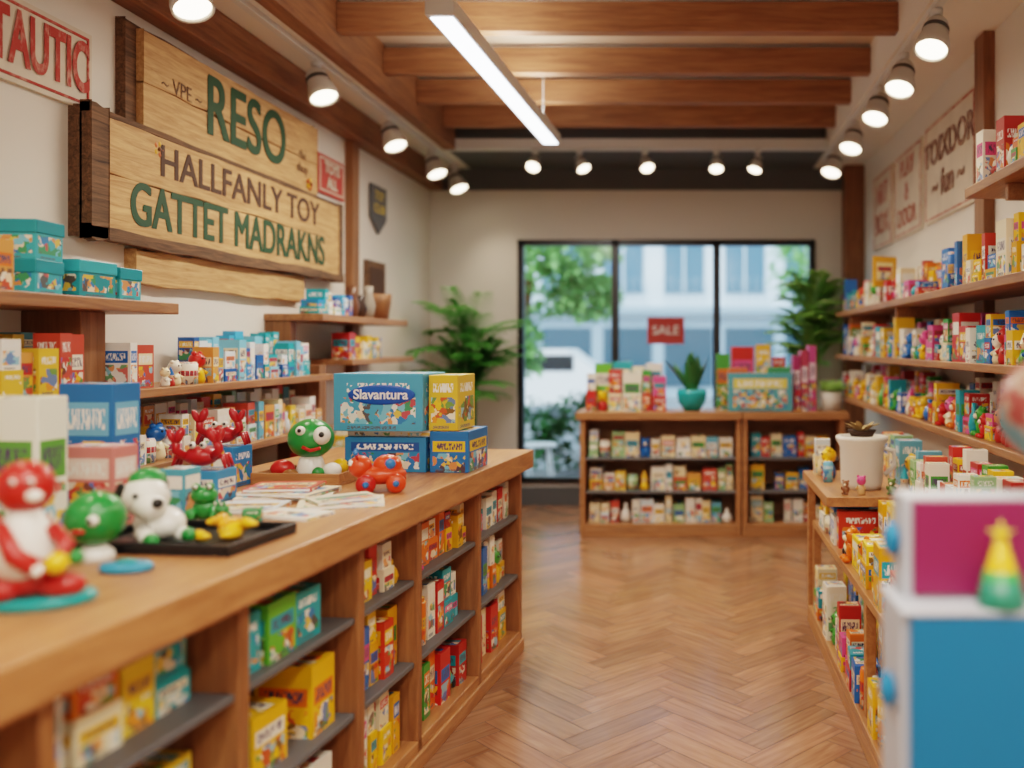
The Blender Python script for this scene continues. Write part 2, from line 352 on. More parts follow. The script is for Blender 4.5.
# ---------------- sales counter
CM=Matrix.Translation((-.827,4.43,0))@Matrix.Rotation(-math.atan(.1067),4,'Z')
posts=[0,-.61,-1.24,-1.68,-2.28,-2.86,-3.45,-4.0]
b=MB(); b.X=CM; D0=.95
b.bb(-D0-.02,.05,-4.0,.03,.895,.983,W_COUNTER)
b.bb(-D0,0,-.03,-.0,.0,.895,W_FRAME)
b.bb(-.46,-.44,-4,0,.06,.895,W_FRAME); b.bb(-D0,-D0+.03,-4,0,0,.895,W_FRAME)
b.bb(-.44,0,-4,0,.06,.1,W_COUNTER); b.bb(-.4,.012,-4,0,0,.06,W_COUNTER)
for p in posts: b.bb(-.44,0,max(p-.02,-4),min(p+.02,0),.0,.895,W_FRAME)
b.bb(-.44,.0,-4,0,.865,.896,W_COUNTER)
for i in range(len(posts)-1):
    for z in(.38,.67): b.bb(-.44,-.012,posts[i+1]+.02,posts[i]-.02,z-.02,z,SHG)
b.obj('sales_counter',bevel=.005)
b=MB()
for i in range(len(posts)-1):
    pal='mix' if i<2 else ('yellow' if i==2 else ('counter' if i<5 else 'white'))
    for z,hm in((.1,.25),(.38,.26),(.67,.19)):
        w0,w1=(.05,.11) if i<3 else (.1,.17)
        fill(b,CM,posts[i+1]+.03,posts[i]-.03,-.04 if i<4 else -.08,z,hm,.22,pal,.03,w0,w1,.35 if i<3 else .15,.04 if i>2 else 0,.6 if i<4 else .5)
b.obj('counter_toy_boxes',bevel=.0015)
# ---------------- left wall shelves
def shelf(name,x0,x1,y0,y1,z,m=W_SHELF,th=.035,br=()):
    b=MB(); b.bb(x0,x1,y0,y1,z-th,z,m)
    for y in br:
        if x0<0: b.bb(x0,x0+.05,y-.03,y+.03,z-th-.2,z-th,m); b.bb(x0+.05,x1-.05,y-.015,y+.015,z-th-.07,z-th,m)
        else: b.bb(x1-.05,x1,y-.03,y+.03,z-th-.2,z-th,m); b.bb(x0+.05,x1-.05,y-.015,y+.015,z-th-.07,z-th,m)
    return b.obj(name,bevel=.004)
shelf('wall_shelf',XL,-2.1,1.2,3.7,1.67,th=.045)
shelf('wall_shelf',XL,-2.1,1.8,5.3,1.33)
shelf('wall_shelf',XL,-2.1,1.8,5.3,1.03)
shelf('wall_shelf',XL,-2.1,5.15,6.7,1.68,th=.04)
shelf('wall_shelf',XL,-2.1,5.6,6.85,1.41)
shelf('wall_shelf',XL,-2.1,1.8,6.85,.72)
b=MB(); b.bb(XL,XL+.22,3.28,3.42,1.33,1.625,W_POST); b.obj('shelf_bracket',bevel=.004)
b=MB(); b.bb(XL,XL+.15,5.16,5.24,1.33,1.64,W_POST); b.obj('shelf_bracket',bevel=.004)
b=MB(); b.bb(XL,XL+.25,5.32,5.42,.0,1.38,W_POST); b.obj('shelf_bracket',bevel=.004)
for (y0,y1,z,h,pal,fg) in((1.3,2.9,1.67,.2,'white',.15),(1.9,3.2,1.33,.22,'white',.1),(3.45,3.66,1.33,.2,'white',0),(3.66,3.85,1.33,.15,'mix',1),(3.85,4.15,1.33,.17,'white',.1),(4.15,5.13,1.33,.21,'blue',.05),(1.9,5.28,1.03,.2,'white',.12),(1.9,5.2,.72,.2,'mix',.1),
                     (5.2,5.75,1.68,.17,'blue',.1),(5.65,6.3,1.41,.18,'mix',.1),(5.5,6.8,.72,.25,'mix',.1)):
    b=MB(); fill(b,I4,y0,y1,-2.13,z,h,.14,pal,fg,.045,.11,.35,.02)
    if z in(1.33,1.03) and y1-y0>.5: fill(b,I4,y0,y1,-2.29,z,min(h*1.25,.25),.1,'white' if pal!='blue' else 'blue',0,.05,.1,.5,.1,.75)
    b.obj('shelf_toy_boxes')
te=lin('#1f8a96'); te2=lin('#3aa6b2')
def giftbox(b,c,s,rz,c1,lid):
    b.box(c,s,PACK,rz,c1,(*lid[:3],.1)); b.box((c[0],c[1],c[2]+s[2]/2-.02),(s[0]+.008,s[1]+.008,.045),PAINT,rz,lid)
for c,s,rz,q in(((-2.24,3.02,1.726),(.17,.15,.11),.1,0),((-2.23,3.27,1.736),(.16,.2,.13),0,1),((-2.22,3.46,1.731),(.14,.13,.12),0,0)):
    bb=MB(); giftbox(bb,c,s,rz,te if q else te2,te2 if q else te); bb.obj('teal_gift_box',bevel=.003)
bb=MB(); giftbox(bb,(-2.24,3.03,1.848),(.16,.15,.13),.1,te2,te); bb.obj('teal_gift_box',bevel=.003)
b=MB(); b.bb(XL+.002,XL+.03,6.72,7.12,1.83,2.14,W_DARK); b.bb(XL+.031,XL+.036,6.77,7.07,1.88,2.09,SBROWN); b.obj('framed_picture')
b=MB(); T=Matrix.Translation((-2.22,6.4,1.68)); b.lathe([(0,0),(.07,0),(.09,.12),(.095,.18),(.08,.18),(.065,.02),(0,.02)],W_POST,T); b.obj('wicker_basket')
b=MB(); 
for (x,y,h,c) in((-2.2,5.85,.2,'#6a4530'),(-2.2,6.0,.15,'#3a2a22'),(-2.2,6.15,.22,'#9a9286')):
    b.lathe([(0,0),(.035,0),(.05,h*.4),(.03,h*.75),(.035,h),(.028,h),(.0,h*.8)],PAINT,Matrix.Translation((x,y,1.68)),16,lin(c))
b.obj('pottery_vases')
# ---------------- wooden sign
sign=empty('wooden_toy_sign')
def board(nm,y0,y1,z0,z1,x0,x1,m,rough=.006,n=14):
    b=MB(); ys=[y0+(y1-y0)*i/n for i in range(n+1)]
    tp=[z1+random.uniform(-rough,rough) for _ in ys]; bt=[z0+random.uniform(-rough,rough) for _ in ys]
    vs=[];fs=[]
    for y,t,q in zip(ys,tp,bt): vs+=[(x0,y,q),(x1,y,q),(x1,y,t),(x0,y,t)]
    for i in range(n):
        a=i*4
        for j in range(4): k=(j+1)%4; fs.append((a+j,a+4+j,a+4+k,a+k)[::-1])
    fs.append((0,1,2,3)); e=n*4; fs.append((e+3,e+2,e+1,e))
    b.add(vs,fs,m); b.obj(nm,sign,bevel=.004)
board('top_frame',3.82,5.74,2.40,2.89,XL,-2.40,W_DARK)
board('plank_top',3.9,5.72,2.645,2.87,-2.40,-2.37,W_SIGN)
board('plank_upper',3.9,5.72,2.41,2.64,-2.40,-2.372,W_SIGN)
board('main_frame',3.53,6.1,1.93,2.44,XL+.001,-2.39,W_DARK,.01)
board('frame_end',3.53,3.64,1.92,2.46,-2.39,-2.35,W_DARK,.012,3)
board('frame_bottom',3.53,6.1,1.92,1.975,-2.39,-2.35,W_DARK,.008)
board('frame_top',3.53,6.1,2.425,2.45,-2.39,-2.358,W_DARK,.004)
board('frame_right',6.04,6.1,1.96,2.44,-2.39,-2.355,W_DARK,.008,3)
board('plank_mid',3.64,6.04,2.20,2.43,-2.39,-2.36,W_SIGN)
board('plank_low',3.64,6.04,1.965,2.195,-2.39,-2.36,W_SIGN)
board('plank_bottom',3.88,5.57,1.765,1.918,XL,-2.39,W_SIGN,.006)
def bold(n,body,y,z,size,m,sx,dy,x):
    for k,(a,c) in enumerate(((0,0),(dy,0),(-dy,0),(0,dy),(dy,dy))): text(n+('' if k==0 else '_weight'),body,(x+.0002*k,y+a,z+c),RL,size,m,sign,.001,.0,sx)
bold('letters_title','RESO',4.84,2.665,.42,SGREEN,.88,.009,-2.3685)
text('letters_small','~ VPE ~',(-2.368,4.2,2.68),RL,.10,FINK,sign,.001,.0,1.0)
text('letters_small_b','the\nshop',(-2.368,5.5,2.62),RL,.08,FINK,sign,.001,.0,1.0)
bold('letters_line','HALLFANLY TOY',4.86,2.315,.20,SBROWN,1.12,.004,-2.3585)
bold('letters_name','GATTET MADRAKNS',4.80,2.09,.26,SGREEN,.83,.007,-2.3585)
b=MB()
for (y,z) in((4.0,2.37),(5.6,2.5)):
    for k in range(5):
        a=k*1.257; b.sph((-2.366,y+.025*math.cos(a),z+.025*math.sin(a)),(.01,.016,.016),PAINT,lin('#d8a52a' if k%2 else '#c8652e'),8)
    b.sph((-2.357,y,z),(.006,.01,.01),PAINT,lin('#6a3d1a'),8)
b.obj('painted_flowers',sign)
def poster(name,wall,y0,y1,z0,z1,board_m,txt,size,tm,frame=SRED,sx=1.0,off=.004):
    b=MB(); 
    if wall=='L': xa,xb,xc=XL,XL+.02,XL+.024; tx,rot=XL+.025,RL
    else: xa,xb,xc=XR-.02,XR,XR-.024; tx,rot=XR-.025,RR
    b.bb(xa,xb,y0,y1,z0,z1,board_m); e=.02; f=.01
    lo,hi=(xb,xc) if wall=='L' else (xc,xa)
    for (p,q,r,s) in((y0+e,y1-e,z0+e,z0+e+f),(y0+e,y1-e,z1-e-f,z1-e),(y0+e,y0+e+f,z0+e+f,z1-e-f),(y1-e-f,y1-e,z0+e+f,z1-e-f)):
        b.bb(lo,hi,p,q,r,s,frame)
    o=b.obj(name)
    text('lettering',txt,(tx,(y0+y1)/2,(z0+z1)/2),rot,size,tm,o,.001,off,sx)
poster('wall_sign','L',3.0,3.64,2.44,2.75,CREAM,'RTAUTIC',.27,FREDD,FREDD,.54,.008)
poster('wall_sign','L',5.86,6.3,2.5,2.76,REDB,'TOYS\nALL',.1,CREAM,CREAM)
b=MB(); b.add([(XL+.01,y,z) for y,z in((6.82,2.73),(7.15,2.73),(7.15,2.48),(6.985,2.36),(6.82,2.48))]+[(XL+.03,y,z) for y,z in((6.82,2.73),(7.15,2.73),(7.15,2.48),(6.985,2.36),(6.82,2.48))],[(4,3,2,1,0),(5,6,7,8,9)]+[(i,(i+1)%5,5+(i+1)%5,5+i) for i in range(5)],DGREY)
pn=b.obj('wall_pennant'); text('lettering','TOY\nCLUB',(XL+.032,6.985,2.6),RL,.1,mat('pennant_yellow','#c9b25a',.7),pn)
poster('wall_poster','R',4.98,6.05,2.3,2.95,CREAM,'TOIXDOR\n~ fun ~',.22,FBROWN,FRED,1.05,.006)
poster('wall_poster','R',6.15,6.95,2.3,2.93,CREAM,'PLAY\n&\nDOOR',.18,FRED,FRED)
poster('wall_poster','R',7.05,7.75,2.3,2.93,CREAM,'ART\nBOX',.24,FRED,FRED)
# ---------------- right wall shelves
RW=Matrix.Rotation(math.pi,4,'Z')
shelf('wall_shelf',1.25,XR-.001,1.6,4.1,2.21,th=.045,br=(3.7,))
shelf('wall_shelf',1.23,XR-.001,1.6,7.6,1.775,th=.04,br=(5.6,7.2))
shelf('wall_shelf',1.23,XR-.001,1.6,7.6,1.42,th=.035)
shelf('wall_shelf',1.23,XR-.001,1.6,7.6,1.09,th=.035)
for (y0,y1,z,h,pal,d,fg) in((1.7,4.0,2.21,.24,'mix',.14,.3),(1.7,3.5,1.775,.26,'mix',.14,.2),(3.5,4.6,1.775,.28,'yellow',.22,.05),(5.0,5.9,1.775,.2,'mix',.14,.45),(6.12,6.9,1.775,.2,'mix',.14,.4),(6.9,7.5,1.775,.28,'mix',.14,.2),(1.7,7.5,1.42,.26,'mix',.14,.32),(1.7,7.5,1.09,.22,'mix',.14,.4)):
    b=MB(); fill(b,RW,-y1,-y0,-1.26,z,h,d,pal,fg,.045,.13,.4,.05,.3)
    if pal!='yellow': fill(b,RW,-y1,-y0,-1.43,z,.27,.11,'mix',0,.05,.12,.5,.08,.6)
    b.obj('shelf_toy_boxes')
b=MB(); b.box((1.3,6.01,1.99),(.18,.015,.2),PAINT,.4,lin('#e8a818')); b.box((1.297,6.0,1.99),(.13,.008,.12),PACK,.4,lin('#f2e2a8'),(*lin('#c8452e')[:3],.6)); b.box((1.3,6.01,1.832),(.04,.04,.114),PAINT,.4,lin('#7a5030')); b.obj('yellow_price_card')
# tiered floor display right
b=MB()
b.bb(.64,XR-.021,2.0,4.85,.06,.1,W_COUNTER); b.bb(.66,XR-.021,2.0,4.85,.525,.56,W_COUNTER); b.bb(.64,.67,2.0,4.85,.0,.06,W_COUNTER)
b.bb(.62,XR-.001,4.08,4.95,.765,.81,W_COUNTER); b.bb(.95,XR-.001,1.8,4.08,.765,.81,W_COUNTER)
for y in(2.0,3.4,4.82): b.bb(1.0,1.04,y-.03,y+.03,.1,.525,W_COUNTER); b.bb(.66,.7,y-.02,y+.02,0,.525,W_COUNTER)
for y in(2.0,3.2,4.1,4.82): b.bb(1.1,1.14,y-.03,y+.03,.56,.765,W_COUNTER)
b.bb(1.3,XR-.021,2.0,4.85,.0,.06,W_COUNTER)
b.bb(.64,.68,4.86,4.9,0,.765,W_COUNTER); b.bb(1.14,1.16,2.0,4.85,.1,.765,W_COUNTER)
b.obj('tiered_display_stand',bevel=.004)
b=MB(); fill(b,RW,-4.8,-4.1,-.665,.56,.19,.24,'yellow',.15,.06,.15,.25,.0,.7); fill(b,RW,-4.05,-2.05,-.665,.56,.25,.15,'yellow',.3,.06,.17,.4,.0,.45); fill(b,RW,-4.05,-2.05,-.82,.56,.3,.11,'yellow',.0,.08,.17,.4,.0,.8)
b.obj('display_toy_boxes')
b=MB()
for y0,y1 in((2.03,3.37),(3.43,4.79)): fill(b,RW,-y1,-y0,-.645,.1,.27,.14,'mix',.4,.06,.13,.6,.0,.5); fill(b,RW,-y1,-y0,-.8,.1,.4,.15,'yellow',.0,.07,.16,.7,.0,.8)
b.obj('display_toy_boxes')
b=MB(); fill(b,RW,-4.0,-1.9,-.97,.81,.25,.1,'white',.5,.05,.11,.3,.0,.5,.24); fill(b,RW,-3.9,-1.9,-1.1,.81,.27,.1,'mix',.1,.05,.11,.5,.0,.75); b.obj('display_toy_boxes')
b=MB(); fill(b,RW,-4.9,-4.1,-1.03,.81,.26,.12,'white',.3,.05,.11,.3,.0); fill(b,RW,-4.92,-4.5,-.66,.81,.2,.1,'white',.4,.05,.09,.3,.0); b.obj('display_toy_boxes')
b=MB(); T=Matrix.Translation((.83,4.35,.81)); b.lathe([(0,0),(.09,0),(.1,.03),(.105,.2),(.125,.235),(.125,.25),(.1,.25),(.09,.05),(0,.04)],POTW,T,24)
b.tube([(.93,4.35,1.0),(.985,4.35,.99),(.99,4.35,.92),(.94,4.35,.87)],.012,POTW,8); b.obj('white_planter_jug')
b=MB()
for (x,y,h,c) in((.72,4.16,.07,'#8a5a3a'),(.79,4.15,.09,'#c9a070'),(.93,4.15,.08,'#5f7a3a'),(1.0,4.2,.12,'#b8a490')): figurine(b,Matrix.Translation((x,y,.81))@Matrix.Rotation(-2,4,'Z'),h,lin(c))
b.obj('shelf_figurines')
# ---------------- island
b=MB(); X0,X1=-.86,1.21; yf,yb=7.03,7.45; RI=Matrix.Rotation(-math.pi/2,4,'Z')
b.bb(X0-.03,.405,yf-.03,yb,.917,.977,W_SHELFX); b.bb(X0,X0+.04,yf,yb,0,.917,W_SHELFX); b.bb(.36,.40,yf,yb,0,.917,W_SHELFX)
b.bb(X0,.4,yb-.02,yb,0,.917,W_SHELFX); b.bb(X0,.4,yf+.005,yb,.06,.1,W_SHELFX); b.bb(X0+.04,.36,yf,yf+.02,0,.06,W_SHELFX)
for z in(.356,.617): b.bb(X0+.04,.36,yf+.01,yb-.02,z-.02,z,SHG)
b.obj('display_island_shelf',bevel=.005)
b=MB(); b.bb(.41,X1+.03,yf-.03,yb,.917,.977,W_SHELFX); b.bb(.41,.45,yf,yb,0,.917,W_SHELFX); b.bb(X1-.04,X1,yf,yb,0,.917,W_SHELFX)
b.bb(.41,X1,yb-.02,yb,0,.917,W_SHELFX); b.bb(.41,X1,yf+.005,yb,.06,.1,W_SHELFX); b.bb(.45,X1-.04,yf,yf+.02,0,.06,W_SHELFX)
for z in(.356,.617): b.bb(.45,X1-.04,yf+.01,yb-.02,z-.02,z,SHG)
b.obj('display_island_shelf',bevel=.005)
b=MB()
for z,h in((.1,.22),(.356,.22),(.617,.24)):
    fill(b,RI,X0+.06,.34,-(yf+.04),z,h,.2,'white',.05,.05,.12,.2,.05,.55)
    fill(b,RI,.47,X1-.06,-(yf+.08),z,h,.2,'white' if z<.3 else 'mix',.05,.05,.12,.2,.1,.55)
b.obj('island_toy_boxes')
b=MB(); fill(b,RI,X0+.03,-.17,-(yf+.05),.977,.34,.14,'mix',.1,.07,.17,.65,.0,.7); fill(b,RI,X0+.08,-.17,-(yf+.22),.977,.42,.12,'counter',.0,.1,.2,.4,.0,.8); b.obj('island_toy_boxes')
b=MB(); fill(b,RI,.2,.78,-(yf+.24),.977,.56,.12,'mix',.0,.1,.2,.5,.0,.8); b.obj('island_toy_boxes')
b=MB(); b.box((.55,7.12,1.13),(.5,.14,.3),PACK,0,lin('#4a9aa8'),(*lin('#d8c85a')[:3],.3))
b.box((.38,7.12,1.3),(.15,.1,.04),PAINT,0,lin('#c8653a')); b.box((.7,7.12,1.3),(.18,.1,.05),PAINT,0,lin('#3a8a5a')); b.obj('toy_carry_case',bevel=.004)
b=MB(); 
for i,c in enumerate(('#9c2a62','#a83a58','#b84a86')): b.box((.845+i*.062,7.2,1.197+.02*i),(.055,.18,.44+.04*i),PACK,0,lin(c),(*lin('#e0c8d4')[:3],.7))
b.obj('tall_picture_books')
# ---------------- plants
def leaf(b,p,d,L,w,m,droop=.3,n=5):
    p=Vector(p); d=Vector(d).normalized(); side=d.cross(Vector((0,0,1)))
    if side.length<.05: side=Vector((1,0,0))
    side.normalize(); vs=[];fs=[]
    for i in range(n+1):
        t=i/n; q=p+d*L*t+Vector((0,0,-droop*L*t*t)); ww=w*math.sin(math.pi*(t*.92+.06))**.8
        up=side.cross(d).normalized()*ww*.25
        vs+=[tuple(q-side*ww+up),tuple(q),tuple(q+side*ww+up)]
    for i in range(n):
        a=i*3; fs+=[(a,a+3,a+4,a+1),(a+1,a+4,a+5,a+2)]
    b.add(vs,fs,m,smooth=True)
def pot(b,base,r,h,m):
    T=Matrix.Translation(base); b.lathe([(0,0),(r*.75,0),(r,h),(r*1.05,h),(r*.95,h-.02),(0,h-.03)],m,T,24); b.lathe([(r*.9,h-.035),(0,h-.03)],SOIL,T,16)
def palm(name,base,pot_r,pot_h,z0,z1,nf,fl,m,potm,lw=.022,lim=None,leafk=.3,elr=(.25,1.3),droop=.4):
    b=MB(); x,y,z=base; pot(b,base,pot_r,pot_h,potm)
    for i in range(nf):
        a=i*2.4+random.random()*.5; el=random.uniform(*elr); zt=z0+(z1-z0)*random.random()
        st=Vector((x+.04*math.cos(a),y+.04*math.sin(a),z+pot_h-.03)); top=Vector((x+.06*math.cos(a),y+.06*math.sin(a),zt))
        d=Vector((math.cos(a)*math.cos(el),math.sin(a)*math.cos(el),math.sin(el)))
        L=fl*random.uniform(.7,1.05)
        def clampv(q):
            if lim: q.x=min(max(q.x,lim[0]),lim[1]); q.y=min(max(q.y,lim[2]),lim[3])
            return q
        cv=[clampv(top+d*L*t+Vector((0,0,-droop*L*t*t))) for t in [k/10 for k in range(1,11)]]
        b.tube([st,(st+top)/2,top]+cv,[.008]*3+[.005*(1-k/12) for k in range(10)],m,5)
        for k,q in enumerate(cv):
            for s in(-1,1):
                sd=Vector((-math.sin(a),math.cos(a),0))*s; dd=(sd*.9+d*.6+Vector((0,0,-.15)))
                leaf(b,q,dd,L*leafk*(1.1-.8*abs(k/10-.4)),lw,m,.25,3)
    return b.obj(name)
palm('potted_palm',(-1.9,7.75,0),.17,.35,1.0,1.7,58,.56,GREEN,POTW,.026,(-2.24,-1.45,7.3,8.22),.3,(.2,1.45),.35)
palm('potted_fern',(1.06,7.92,0),.16,.35,1.3,2.0,90,.38,GREEN2,POTW,.026,(.72,1.36,7.72,8.26),.36)
def leafy(name,base,r,h,potm,n,L,w,m,up=.6,bowl=False):
    b=MB(); T=Matrix.Translation(base)
    if bowl: b.lathe([(0,0),(r*.5,0),(r*.9,h*.4),(r,h*.8),(r*.95,h),(r*.85,h*.95),(0,h*.85)],potm,T,24)
    else: b.lathe([(0,0),(r*.75,0),(r,h),(r*.9,h),(r*.85,h*.9),(0,h*.88)],potm,T,24)
    for i in range(n):
        a=i*2.4; el=up+random.uniform(-.3,.5)
        leaf(b,(base[0]+r*.3*math.cos(a),base[1]+r*.3*math.sin(a),base[2]+h*.86),(math.cos(a)*math.cos(el),math.sin(a)*math.cos(el),math.sin(el)),L*random.uniform(.7,1.1),w,m,.15)
    b.obj(name)
leafy('potted_agave',(0.015,7.17,.977),.12,.17,TEAL,24,.36,.035,GREEN3,1.25,True)
leafy('potted_ivy',(1.13,7.2,.977),.09,.15,POTW,60,.15,.03,GREEN2,.8)
leafy('potted_herb',(1.42,4.8,1.776),.06,.1,POTW,40,.14,.018,GREEN,.9)
leafy('dried_arrangement',(.83,4.35,1.0601),.07,.03,SOIL,14,.08,.016,mat('dried_leaf','#a58a5a',.7),.5)
# ---------------- track lights
def lamp(x,y,ztop,d,r=.085,e=None):
    b=MB(); d=Vector(d).normalized(); k=r/.085
    zb=ztop-.08; b.lathe([(0,0),(.03,0),(.03,.03),(0,.03)],TRK,Matrix.Translation((x,y,ztop-.03)),12)
    b.tube([(x,y,ztop-.02),(x,y,zb)],.012,TRK,8)
    q=d.to_track_quat('Z','Y').to_matrix().to_4x4(); T=Matrix.Translation((x,y,zb))@q@Matrix.Scale(k,4)
    r=.085
    b.lathe([(0,-.03),(.04,-.03),(.055,-.01),(.062,.05),(r*.88,.09),(r,.13),(r,.155),(r*.9,.155),(r*.86,.14)],TRK,T,24)
    b.lathe([(.0635,.02),(.0645,.045)],DGREY,T,24)
    b.lathe([(r*.87,.142),(0,.145)],BULB,T,24)
    o=b.obj('track_spotlight')
    l=D.lights.new('spot_beam','SPOT'); l.energy=e or SPOT_E; l.color=(1,.81,.61); l.spot_size=2.0; l.spot_blend=.9; l.shadow_soft_size=.06
    lo=D.objects.new('spot_beam',l); SC.collection.objects.link(lo); lo.location=Vector((x,y,zb))+d*.2; lo.rotation_euler=d.to_track_quat('-Z','Y').to_euler(); lo.parent=o
SPOT_E=30
b=MB(); b.bb(-2.16,-2.12,YF+.1,8.3,ZS-.03,ZS,TRK); b.obj('light_track')
b=MB(); b.bb(1.17,1.21,YF+.1,8.0,ZS-.03,ZS,TRK); b.obj('light_track')
for y in(0.6,2.2,3.8,5.15,6.4,7.45,8.15): lamp(-2.14,y,ZS-.03,(.45,-.25,-1) if y>3 else (.5,.3,-1))
for y in(0.6,2.2,3.2,4.34,5.0,5.65,6.5,7.4): lamp(1.19,y,ZS-.03,(-.3,-.4,-1))
for x,dx,dy in((-1.3,-.1,-.9),(-.93,.5,-.5),(-.38,.3,-.7),(.22,0,-.6),(.57,-.3,-.4)): lamp(x,7.56,ZS-.01,(dx,dy,-1),.062,15)
def linear(p0,p1,E,EU):
    p0=Vector(p0);p1=Vector(p1); L=(p1-p0).length; a=math.atan2((p1-p0).y,(p1-p0).x)-math.pi/2; c=(p0+p1)/2
    b=MB(); b.X=Matrix.Translation(c)@Matrix.Rotation(a,4,'Z')
    b.bb(-.065,.065,-L/2,L/2,0,.07,TRK); b.bb(-.05,.05,-L/2+.03,L/2-.03,-.006,0,LED); b.bb(-.05,.05,-L/2+.03,L/2-.03,.07,.074,LED)  # glowing strip on top is an added uplight for the ceiling recess
    for y in(-L/2+.08,L/2-.3): b.tube([(0,y,.07),(0,y,3.42-c.z)],.005,TRK,6)
    b.box((0,-L/2+.08,3.4-c.z),(.08,.12,.04),TRK)
    o=b.obj('linear_pendant_and_fill',bevel=.003)
    for nm,e,dz,rx in(('led_panel_down',E,-.012,0),('added_ceiling_fill',EU,.08,math.pi)):  # upward lamp is added fill that brightens joists and recess
        l=D.lights.new(nm,'AREA'); l.shape='RECTANGLE'; l.size=.08; l.size_y=L-.1; l.energy=e; l.color=(1,.87,.73)
        lo=D.objects.new(nm,l); SC.collection.objects.link(lo); lo.location=c+Vector((0,0,dz)); lo.rotation_euler=(rx,0,a); lo.parent=o
linear((-1.1,3.95,2.95),(-1.0,6.5,2.95),58,13); linear((-.6,-.9,2.95),(-.6,1.6,2.95),45,9); linear((.6,-.9,2.95),(.6,1.6,2.95),45,9)  # last two bars are unseen, added as fill above and behind the camera
# ---------------- toys on counter
ZC=.983
def pbox(name,x0,x1,y0,y1,z0,z1,c,c2='#f0c040',rnd=.3,rz=-.1):
    b=MB(); b.box(((x0+x1)/2,(y0+y1)/2,(z0+z1)/2),(x1-x0,y1-y0,z1-z0),PACK,rz,lin(c),(*lin(c2)[:3],rnd)); return b.obj(name,bevel=.003)
pbox('toy_set_box',-1.40,-1.06,3.66,3.92,ZC,1.125,'#2f7fb4','#1f5298',.3,-.08)
pbox('toy_set_box',-1.045,-.885,3.64,3.9,ZC,1.15,'#1f6cae','#e2b82a',.6,-.08)
pbox('toy_set_box',-1.40,-1.0,3.68,3.9,1.126,1.152,'#e8e4d8','#d04030',.1,-.08)
tb=pbox('toy_set_box',-1.43,-1.06,3.62,3.88,1.153,1.385,'#4a9fc4','#e0b03a',.2,-.08)
pbox('toy_set_box',-1.05,-.93,3.64,3.86,1.153,1.378,'#d8b43a','#c8452e',.15,-.08)
b=MB(); b.X=Matrix.Translation((-1.24,3.616,1.30))@Matrix.Rotation(-.08,4,'Z')
b.sph((0,0,0),(.14,.006,.04),PAINT,lin('#1753b0'),24); b.obj('logo_badge',tb)
text('logo_lettering','Slavantura',(-1.241,3.608,1.30),(math.pi/2,0,-.08),.055,WHT,tb,.001,.001)
pbox('picture_box',-1.86,-1.67,2.32,2.42,ZC,1.365,'#e6e8dc','#5a9a42',.8)
pbox('picture_box',-1.95,-1.77,2.78,2.9,ZC,1.38,'#2a6fae','#6fb0d0',.3)
pbox('picture_box',-1.80,-1.63,2.56,2.66,ZC,1.21,'#cf7f7c','#e8d0c8',.3)
pbox('picture_box',-1.71,-1.53,2.93,3.04,ZC,1.09,'#3a8abc','#e6e3da',.7)
pbox('picture_box',-1.75,-1.62,1.95,2.05,ZC,1.30,'#e6e4da','#3a98a8',.7)
pbox('small_card_box',-1.58,-1.50,2.68,2.76,ZC,1.13,'#4a9cb4','#e8e6de',.3)
pbox('small_card_box',-1.71,-1.64,3.1,3.17,ZC,1.13,'#dda62c','#e8e6de',.3)
def book(x,y,z,sx,sy,sz,rz,c,c2):
    b=MB(); b.box((x,y,z+sz/2),(sx,sy,sz),PACK,rz,lin(c),(*lin(c2)[:3],random.random())); b.box((x,y,z+sz/2),(sx-.006,sy+.001,sz*.6),WHT,rz); b.obj('picture_book')
book(-1.37,3.08,ZC,.3,.22,.014,.2,'#e6e2d6','#c8924a'); book(-1.36,3.06,ZC+.015,.26,.2,.012,-.2,'#dfd0b6','#4a8ab0'); book(-1.38,3.07,ZC+.028,.22,.17,.012,.1,'#c8473a','#e8d8b0')
book(-1.13,2.92,ZC,.26,.18,.012,.35,'#dfd8c4','#b8553a'); book(-1.385,2.83,ZC,.2,.16,.014,.1,'#cfdae0','#d8a23a'); book(-1.13,2.93,ZC+.013,.2,.13,.01,.7,'#d8d2c0','#3f8a6a')
book(-1.2,2.72,ZC,.2,.13,.01,-.3,'#e8e4da','#6a9a4f')
pbox('green_card_box',-1.30,-1.25,2.6,2.65,ZC,1.025,'#2a8a4e','#1f6a3e',.2,.3)
b=MB(); b.X=Matrix.Translation((-1.44,3.42,ZC))@Matrix.Rotation(-.1,4,'Z')
b.bb(-.17,.17,-.12,.12,0,.012,W_SHELFX)
for a in((-.17,.17,-.12,-.108),(-.17,.17,.108,.12),(-.17,-.158,-.108,.108),(.158,.17,-.108,.108)): b.bb(*a,.012,.045,W_SHELFX)
b.obj('wooden_tray',bevel=.002)
g1=lin('#25843c'); wh=lin('#e8e8e2'); bk=lin('#151515'); rd=lin('#b8241e'); ye=lin('#e8b41e'); te=lin('#178a8a'); bl=lin('#2a70b4'); og=lin('#d8461f')
b=MB(); b.X=Matrix.Translation((-1.44,3.42,ZC+.0125))
b.lathe([(0,0),(.05,0),(.055,.03),(.04,.08),(0,.1)],PAINT,None,16,wh)
b.sph((0,0,.15),(.085,.078,.075),PAINT,g1,24); b.sph((.06,-.045,.165),(.03,.04,.035),PAINT,wh,14); b.sph((-.01,-.07,.185),.018,PAINT,wh,12)
b.sph((.072,-.08,.172),.011,PAINT,bk,8); b.sph((-.008,-.086,.187),.008,PAINT,bk,8)
b.tube([(.0,-.076,.125),(.03,-.078,.112),(.06,-.06,.12)],.007,PAINT,6,rd)
